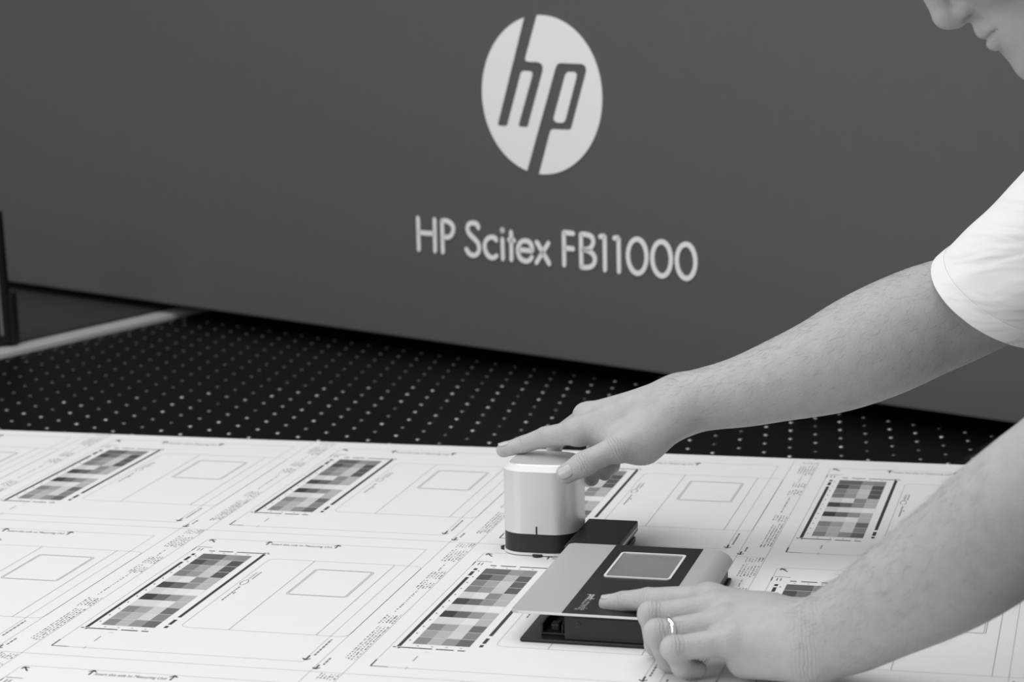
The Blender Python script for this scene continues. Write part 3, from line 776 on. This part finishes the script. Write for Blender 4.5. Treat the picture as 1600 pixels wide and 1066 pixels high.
# --- head: frame from the profile in the picture
HD = 1.76
SN = at(1510, 33, HD)                                     # base of the nose
hf = unit(-0.654 * CR - 0.757 * CU); hu = unit(-0.757 * CR + 0.654 * CU); hl = -CF
def H(f, u, l=0.0): return SN + (hf * f + hu * u + hl * l) * MM
HAX = (hf, hu, hl)
def He(f, u, l, rf, ru, rl): return Ell(H(f, u, l), np.array([rf, ru, rl]) * MM, HAX)
def Hc(a, b, ra, rb): return Cone(H(*a), H(*b), ra * MM, rb * MM)
skull = U(0.016, He(-92, 78, 0, 98, 86, 77), He(-54, 30, 0, 50, 62, 62), He(-40, -12, 0, 31, 36, 38),
          Hc((-11.5, -58, 0), (-12.5, -56, 0.1), 16.5, 16), Hc((-19, -38, 9), (-19, -38, -9), 12, 12), Hc((-19, -30, 12), (-19, -30, -12), 12, 12), Hc((-20, -54, 14), (-85, -28, 48), 14, 15), Hc((-20, -54, -14), (-85, -28, -48), 14, 15),
          Hc((-85, -28, 48), (-95, 20, 56), 15, 18), Hc((-85, -28, -48), (-95, 20, -56), 15, 18),
          Hc((-32, 18, 36), (-60, 22, 52), 24, 20), Hc((-32, 18, -36), (-60, 22, -52), 24, 20),
          Hc((-14, 58, 8), (-24, 60, 40), 15, 13), Hc((-14, 58, -8), (-24, 60, -40), 15, 13),
          He(-70, -20, 0, 40, 40, 42))
face = Sub(0.010, skull, Hc((6, 40, 30), (8, 38, 42), 15, 14), Hc((6, 40, -30), (8, 38, -42), 15, 14))
nose = U(0.006, Hc((-6, 54, 0), (6, 18, 0), 7.5, 8.5), Hc((8, 13, 0), (7.5, 12, 0.1), 8.6, 8.5), Hc((-3, 8, 9), (-10, 9, 12), 6.0, 5.5), Hc((-3, 8, -9), (-10, 9, -12), 6.0, 5.5), Hc((4, 5, 0), (-6, 3, 0), 5, 6))
nose = Sub(0.002, nose, Hc((0, 0, 6), (-5, 4, 7), 3.2, 2.5), Hc((0, 0, -6), (-5, 4, -7), 3.2, 2.5))
upper_lip = U(0.004, Hc((-4.0, -14.5, 0), (-15, -18.5, 21), 6.2, 3.5), Hc((-4.0, -14.5, 0), (-15, -18.5, -21), 6.2, 3.5), Hc((-7, -3, 0), (-5, -11, 0), 5.5, 5.5))
lower_lip = U(0.004, Hc((-3.0, -26.0, 0), (-15, -22, 20), 6.6, 3.5), Hc((-3.0, -26.0, 0), (-15, -22, -20), 6.6, 3.5))
lids = U(0.003, He(-14, 41, 32, 13.5, 13, 14), He(-14, 41, -32, 13.5, 13, 14))
def ear(s): return Sub(0.003, He(-100, 32, 77 * s, 19, 33, 9), He(-97, 34, 88 * s, 11, 20, 8))
head_sdf = U(0.0025, U(0.005, U(0.006, face, nose), lids), U(0.001, upper_lip, lower_lip), ear(1), ear(-1))
head_sdf = Sub(0.0015, head_sdf, Hc((3, -20.3, 0), (-9, -20.8, 15), 1.3, 1.3), Hc((-9, -20.8, 15), (-14, -19.5, 21), 1.3, 1.0), Hc((3, -20.3, 0), (-9, -20.8, -15), 1.3, 1.3), Hc((-9, -20.8, -15), (-14, -19.5, -21), 1.3, 1.0))

r_sh, l_sh = at(1815, 215, 2.01), at(1925, 350, 1.61)
mid_sh = (r_sh + l_sh) / 2
back = unit([CR[0], CR[1], 0])
hip = mid_sh + back * 0.40 - K3 * 0.28
side = unit(r_sh - l_sh)
spine_top = mid_sh + K3 * 0.03
neck = Cone(H(-100, -15), spine_top, 0.056, 0.062)
torso = U(0.04, Cone(r_sh + back * 0.02, l_sh + back * 0.02, 0.050, 0.050), Cone(mid_sh + (hip - mid_sh) * 0.25 + side * 0.07, mid_sh + (hip - mid_sh) * 0.25 - side * 0.07, 0.075, 0.075), Cone(mid_sh + (hip - mid_sh) * 0.3, hip, 0.08, 0.08))
person_sdf = U(0.012, U(0.03, torso, neck), head_sdf, U(0.010, U(0.010, *arm_cones(r_arm)), r_hand), U(0.010, U(0.010, *arm_cones(l_arm)), l_hand))

person = empty('person', (hip[0], hip[1], FLOOR_Z))
tag(person, 'person in a white short sleeved shirt bending over the sheet and using both hands', 'person')
PB = np.array([hip[0], hip[1], FLOOR_Z])
def to_local(P): return P - PB
pbody, PV, PQ = net_obj('body', person_sdf, 0.0019, 'skin', person, to_local)
PVW = PV + PB

# finger joint creases: where along the finger, and how strong
cr_t = np.zeros(len(PVW)); cr_m = np.zeros(len(PVW))
def crease(c, t, n, r, reach):
    t = unit(t); n = unit(n - (n @ t) * t); dv = PVW - c; a = dv @ t; near = np.linalg.norm(dv, axis=1) < r * 2.2
    m_ = np.exp(-(a / reach) ** 2) * np.clip((dv @ n) / r, 0, 1) ** 0.7 * near
    k = m_ > cr_m; cr_t[k] = a[k] * 1000; cr_m[k] = m_[k]
for f_, n_ in ((r_index, RDOR), (r_middle, RDOR), (l_index, LDOR)):
    crease(f_[2][0], f_[1][0] - f_[2][0], n_, 0.0095, 0.0055); crease(f_[1][0], f_[0][0] - f_[1][0], n_, 0.008, 0.0035)
crease(r_thumb[1][0] - unit(r_thumb[0][0] - r_thumb[1][0]) * 0.004, r_thumb[0][0] - r_thumb[1][0], unit(-CF + CU * 0.35), 0.0105, 0.0055)
crease(r_thumb[3][0], r_thumb[1][0] - r_thumb[3][0], unit(-CF + CU * 0.5), 0.0115, 0.0060)
for f_ in (l_middle, l_ring, l_little): crease(f_[2][0] + (f_[3][0] - f_[2][0]) * 0.08, f_[3][0] - f_[2][0], LDOR, 0.0095, 0.006)
crease(at(1256, 1016, 1.695), at(1200, 1014, 1.70) - at(1262, 1010, 1.697), unit(-CF), 0.027, 0.011); 
for nm_, ar_ in (('crease_t', cr_t), ('crease_m', cr_m)):
    pbody.data.attributes.new(nm_, 'FLOAT', 'POINT').data.foreach_set('value', ar_.astype(np.float32))
nt = MAT['skin'].node_tree; N_ = nt.nodes
at_t = N_.new('ShaderNodeAttribute'); at_t.attribute_name = 'crease_t'; at_m = N_.new('ShaderNodeAttribute'); at_m.attribute_name = 'crease_m'
tc_ = N_.new('ShaderNodeTexCoord'); nz = N_.new('ShaderNodeTexNoise'); nz.inputs['Scale'].default_value = 160; nt.links.new(tc_.outputs['Object'], nz.inputs['Vector'])
def mth(op, a, b):
    n = N_.new('ShaderNodeMath'); n.operation = op
    for k, v in enumerate((a, b)):
        if v is None: continue
        if isinstance(v, (int, float)): n.inputs[k].default_value = v
        else: nt.links.new(v, n.inputs[k])
    return n.outputs[0]
ph = mth('ADD', mth('MULTIPLY', at_t.outputs['Fac'], 1.15), mth('MULTIPLY', nz.outputs['Fac'], 5.0))
wv = mth('POWER', mth('ABSOLUTE', mth('SINE', ph, None), None), 0.45)
hgt_ = mth('MULTIPLY', mth('SUBTRACT', wv, 1.0), at_m.outputs['Fac'])
bp2 = N_.new('ShaderNodeBump'); bp2.inputs['Strength'].default_value = 0.75; bp2.inputs['Distance'].default_value = 0.0007
old = [n for n in N_ if n.type == 'BUMP' and n != bp2][0]
nt.links.new(hgt_, bp2.inputs['Height']); nt.links.new(old.outputs['Normal'], bp2.inputs['Normal'])
nz2 = N_.new('ShaderNodeTexNoise'); nz2.inputs['Scale'].default_value = 70; nz2.inputs['Detail'].default_value = 3; nt.links.new(tc_.outputs['Object'], nz2.inputs['Vector'])
bp3 = N_.new('ShaderNodeBump'); bp3.inputs['Strength'].default_value = 0.2; bp3.inputs['Distance'].default_value = 0.003
nt.links.new(nz2.outputs['Fac'], bp3.inputs['Height']); nt.links.new(bp2.outputs['Normal'], bp3.inputs['Normal'])
nt.links.new(bp3.outputs['Normal'], N_['Principled BSDF'].inputs['Normal'])

# nails
def nail(c, t, n, w, l):
    """thin curved plate: centre, along finger, outward"""
    t = unit(t); n = unit(n - (n @ t) * t if isinstance(n, np.ndarray) else n); sdir = np.cross(t, n)
    V, Fc = [], []
    a, b = 8, 8
    for i in range(a + 1):
        for j in range(b + 1):
            u = -1 + 2 * i / a; v = -1 + 2 * j / b
            k = math.sqrt(max(0, 1 - 0.5 * v * v)) if True else 1
            uu = u * math.sqrt(max(0.0, 1 - 0.42 * v * v)); vv = v * math.sqrt(max(0.0, 1 - 0.30 * u * u))
            V.append(c - PB + sdir * uu * w + t * vv * l - n * (uu * uu * w * 0.42 + max(0, -v) ** 3 * 0.0006))
    for i in range(a):
        for j in range(b): k = i * (b + 1) + j; Fc.append((k, k + 1, k + b + 2, k + b + 1))
    o = mesh_obj('fingernail', V, Fc, 'nail', pbody, True)
    mod = o.modifiers.new('thick', 'SOLIDIFY'); mod.thickness = 0.0006; mod.offset = -1
    return o
tt = r_thumb[0][0] - r_thumb[1][0]
nn = unit(-CF * 0.92 - CR * 0.10 + CU * 0.25); nn = unit(nn - (nn @ unit(tt)) * unit(tt))
nail(r_thumb[0][0] - unit(tt) * 0.0005 + nn * 0.0094 - unit(tt) * 0.0016, tt, nn, 0.0057, 0.0068)
for fg, up_ in ((r_index, unit(K3 - CF * 0.15)), (l_index, unit(K3 - CF * 0.1))):
    t_ = fg[0][0] - fg[1][0]; n_ = unit(up_ - (up_ @ unit(t_)) * unit(t_))
    nail(fg[0][0] + n_ * 0.0067 - unit(t_) * 0.0022, t_, n_, 0.0044, 0.0052)

# ring on the near hand
ra_, rb_ = l_ring[3][0], l_ring[2][0]; rc = ra_ + (rb_ - ra_) * 0.80; rd = unit(rb_ - ra_)
r1 = unit(np.cross(rd, K3)); r2 = np.cross(rd, r1)
V, Fc = [], []
ns, nt_ = 40, 8
for i in range(ns):
    a = 2 * math.pi * i / ns; wv = 0.0012 * math.sin(3 * a)
    for j in range(nt_):
        b = 2 * math.pi * j / nt_; rad = 0.01065 + 0.0009 * math.cos(b); V.append(rc - PB + (r1 * math.cos(a) + r2 * math.sin(a)) * rad + rd * (wv + 0.0020 * math.sin(b)))
for i in range(ns):
    for j in range(nt_): Fc.append((i * nt_ + j, ((i + 1) % ns) * nt_ + j, ((i + 1) % ns) * nt_ + (j + 1) % nt_, i * nt_ + (j + 1) % nt_))
tag(mesh_obj('finger_ring', V, Fc, 'ring', person, True), 'wavy polished metal ring on a bent finger')

# eyes
for s_ in (1, -1):
    bm = bmesh.new(); bmesh.ops.create_uvsphere(bm, u_segments=16, v_segments=10, radius=0.012)
    bmesh.ops.translate(bm, verts=bm.verts, vec=Vector(H(-11.5, 38, 32 * s_) - PB)); bm_obj('eyeball', bm, 'eye', pbody, True)
# hair of the head: a cap over the skull
hair_sdf = Sub(0.012, U(0.01, He(-96, 84, 0, 101, 90, 81), He(-130, 20, 0, 60, 60, 66)), He(10, 40, 0, 75, 72, 120), He(-60, -40, 0, 75, 75, 130), He(-98, 28, 90, 26, 40, 30), He(-98, 28, -90, 26, 40, 30))
rng = np.random.default_rng(4)
hair, hv, hq = net_obj('head_hair', hair_sdf, 0.004, 'hair', person, lambda P: to_local(P + rng.normal(0, 0.0007, P.shape)))

# arm hair: fine tapered strands on both forearms
tri_n = np.zeros_like(PVW)
fa, fb, fc_ = PVW[PQ[:, 0]], PVW[PQ[:, 1]], PVW[PQ[:, 3]]
fn = np.cross(fb - fa, fc_ - fa); fn /= np.maximum(np.linalg.norm(fn, axis=1), 1e-12)[:, None]
cen = PVW[PQ].mean(1)
def strands(st, hand_end, count, seed, name):
    r = np.random.default_rng(seed); A = np.array([at(*s[:3]) for s in st])
    dist = np.full(len(cen), 9.0); tpar = np.zeros(len(cen)); dirs = np.zeros_like(cen)
    for i in range(len(A) - 1):
        ba = A[i + 1] - A[i]; t = np.clip(((cen - A[i]) @ ba) / (ba @ ba), 0, 1); dd = np.linalg.norm(cen - A[i] - t[:, None] * ba, axis=1)
        m_ = dd < dist; dist[m_] = dd[m_]; tpar[m_] = i + t[m_]; dirs[m_] = unit(ba)
    ok = np.where((dist < 0.06) & (tpar > 0.02) & (tpar < len(A) - 1.05))[0]
    up_w = np.clip(fn[ok] @ K3 * 0.5 + 0.55, 0.08, 1); up_w /= up_w.sum()
    pick = r.choice(ok, count, p=up_w)
    V, Fc = [], []
    for f in pick:
        n = fn[f]; d = -dirs[f] * 0.7 + CF * r.normal(0, 0.35) - K3 * 0.25 + r.normal(0, 0.25, 3); d = unit(d - (d @ n) * n)
        L = r.uniform(0.006, 0.014); w = 0.000045; lift = r.uniform(0.12, 0.5); p = cen[f] + r.normal(0, 0.0006, 3) - n * 0.0002
        sd = np.cross(d, n); k = len(V); sg = 3
        for q in range(sg + 1):
            s_ = q / sg; c = p + d * L * s_ + n * L * lift * s_ * (1 - 0.45 * s_); ww = w * (1 - 0.75 * s_)
            tdir = unit(d + n * 0.3); u1 = sd; u2 = np.cross(tdir, sd)
            V += [c + u1 * ww - PB, c - u1 * ww * 0.5 + u2 * ww * 0.87 - PB, c - u1 * ww * 0.5 - u2 * ww * 0.87 - PB]
        for q in range(sg):
            for e in range(3): a = k + 3 * q + e; b = k + 3 * q + (e + 1) % 3; Fc.append((a, b, b + 3, a + 3))
    tag(mesh_obj(name, V, Fc, 'hair', pbody, True), kind='stuff')
strands(r_arm[:9], None, 2300, 11, 'arm_hair')
strands(l_arm[:7], None, 1900, 12, 'arm_hair')

# --- shirt
shirt_sdf = U(0.05, Cone(r_sh + back * 0.02, l_sh + back * 0.02, 0.080, 0.080), Cone(mid_sh + (hip - mid_sh) * 0.25 + side * 0.08, mid_sh + (hip - mid_sh) * 0.25 - side * 0.08, 0.118, 0.118),
              Cone(mid_sh + (hip - mid_sh) * 0.6 + side * 0.07, mid_sh + (hip - mid_sh) * 0.6 - side * 0.07, 0.112, 0.112), Cone(hip + side * 0.085, hip - side * 0.085, 0.132, 0.132), Cone(H(-118, -75), spine_top, 0.064, 0.075))
def folds(P):
    f = 0.004 * np.sin(P @ np.array([38, 17, 55])) * np.sin(P @ np.array([-21, 44, 13]) + 1.0)
    return to_local(P + f[:, None] * K3)
nt = MAT['cloth'].node_tree; N_ = nt.nodes
tc_ = N_.new('ShaderNodeTexCoord'); mp_ = N_.new('ShaderNodeMapping'); mp_.inputs['Rotation'].default_value = (0.3, 0.7, 0.4); mp_.inputs['Scale'].default_value = (1.0, 1.0, 3.2)
nz = N_.new('ShaderNodeTexNoise'); nz.inputs['Scale'].default_value = 9; nz.inputs['Detail'].default_value = 2; nz.inputs['Distortion'].default_value = 1.2
nt.links.new(tc_.outputs['Object'], mp_.inputs['Vector']); nt.links.new(mp_.outputs['Vector'], nz.inputs['Vector'])
bpc = N_.new('ShaderNodeBump'); bpc.inputs['Strength'].default_value = 0.6; bpc.inputs['Distance'].default_value = 0.012
oldc = [n for n in N_ if n.type == 'BUMP' and n != bpc][0]
nt.links.new(nz.outputs['Fac'], bpc.inputs['Height']); nt.links.new(oldc.outputs['Normal'], bpc.inputs['Normal']); nt.links.new(bpc.outputs['Normal'], N_['Principled BSDF'].inputs['Normal'])
shirt, _, _ = net_obj('shirt', shirt_sdf, 0.006, 'cloth', person, folds)
def sleeve(rings, name, nseg=48, thick=0.0012, seed=0):
    """rings: list of (centre, A, B) half axes"""
    V, Fc = [], []
    for q, (c, A, B) in enumerate(rings):
        for k in range(nseg):
            a = 2 * math.pi * k / nseg
            wob = 1 + (0.0 if q < 2 else 0.03 * math.sin(3 * a + q * 0.7 + seed) * min(1, (q - 1) / 2) + 0.022 * math.sin(6 * a - q * 1.1) * max(0, math.sin(a)))
            V.append(c - PB + (A * math.cos(a) + B * math.sin(a)) * wob)
    for q in range(len(rings) - 1):
        for k in range(nseg):
            a = q * nseg + k; b = q * nseg + (k + 1) % nseg; Fc.append((a, b, b + nseg, a + nseg))
    o = mesh_obj(name, V, Fc, 'cloth', shirt, True)
    so_ = o.modifiers.new('thick', 'SOLIDIFY'); so_.thickness = thick; so_.offset = 1
    sb = o.modifiers.new('sub', 'SUBSURF'); sb.levels = 1; sb.render_levels = 2
    return o
def ring_from(top_px, bot_px, bulge_px, d_mid, depth_half):
    """opening given by its upper and lower outline points and how far the near rim bulges"""
    t = at(top_px[0], top_px[1], d_mid); b = at(bot_px[0], bot_px[1], d_mid); c = (t + b) / 2
    s_ = d_mid / FOCAL_PX
    return (c, (t - c), (CR * bulge_px[0] - CU * bulge_px[1]) * s_ - CF * depth_half)
R_RINGS = [ring_from((1461, 408), (1655, 527), (-53, 49), 2.035, 0.062),
           ring_from((1484, 389), (1672, 503), (-49, 44), 2.035, 0.063),
           ring_from((1512, 359), (1692, 494), (-44, 36), 2.033, 0.065),
           ring_from((1547, 333), (1720, 460), (-36, 26), 2.030, 0.066),
           ring_from((1578, 296), (1750, 415), (-30, 22), 2.026, 0.068),
           ring_from((1612, 258), (1790, 370), (-26, 18), 2.022, 0.070),
           ring_from((1660, 200), (1840, 320), (-20, 14), 2.018, 0.074),
           ring_from((1720, 130), (1900, 270), (-14, 10), 2.012, 0.078)]
sleeve(R_RINGS, 'sleeve')
hem = [(c + (A * 0), A * 1.022, B * 1.022) for c, A, B in (R_RINGS[0], tuple((R_RINGS[0][i] * 0.08 + R_RINGS[1][i] * 0.92) for i in range(3)))]
sleeve(hem, 'sleeve_hem', thick=0.0009)
la, lb = at(1735, 668, 1.53), l_sh
ld = unit(lb - la); l1 = unit(np.cross(ld, CF)); l2 = np.cross(ld, l1)
sleeve([(la + (lb - la) * t, l1 * (0.066 + 0.018 * t), l2 * (0.064 + 0.020 * t)) for t in (0.18, 0.26, 0.4, 0.55, 0.7, 0.85, 1.0)], 'sleeve', seed=2)

# --- trousers and shoes
legs = []
for s_ in (1, -1):
    h0 = hip + side * 0.095 * s_; kn = np.array([h0[0] + back[0] * 0.01, h0[1] + back[1] * 0.01, FLOOR_Z + 0.50]); an = np.array([kn[0] + back[0] * 0.03, kn[1] + back[1] * 0.03, FLOOR_Z + 0.09])
    legs.append((h0, kn, an))
tro = U(0.03, Cone(hip + side * 0.06, hip - side * 0.06, 0.112, 0.112), *[Cone(l[0], l[1], 0.100, 0.072) for l in legs], *[Cone(l[1], l[2], 0.072, 0.056) for l in legs])
net_obj('trousers', tro, 0.008, 'denim', person, to_local)
for l in legs:
    a = l[2].copy(); a[2] = FLOOR_Z + 0.045
    sh = U(0.02, Cone(a + back * 0.04, a - back * 0.10, 0.043, 0.036), Cone(a - back * 0.10 - K3 * 0.006, a - back * 0.18 - K3 * 0.012, 0.038, 0.031), Cone(a, l[2], 0.043, 0.050))
    def flat_sole(P):
        P = P.copy(); P[:, 2] = np.maximum(P[:, 2], FLOOR_Z); return to_local(P)
    net_obj('shoe', sh, 0.006, 'shoe', person, flat_sole)
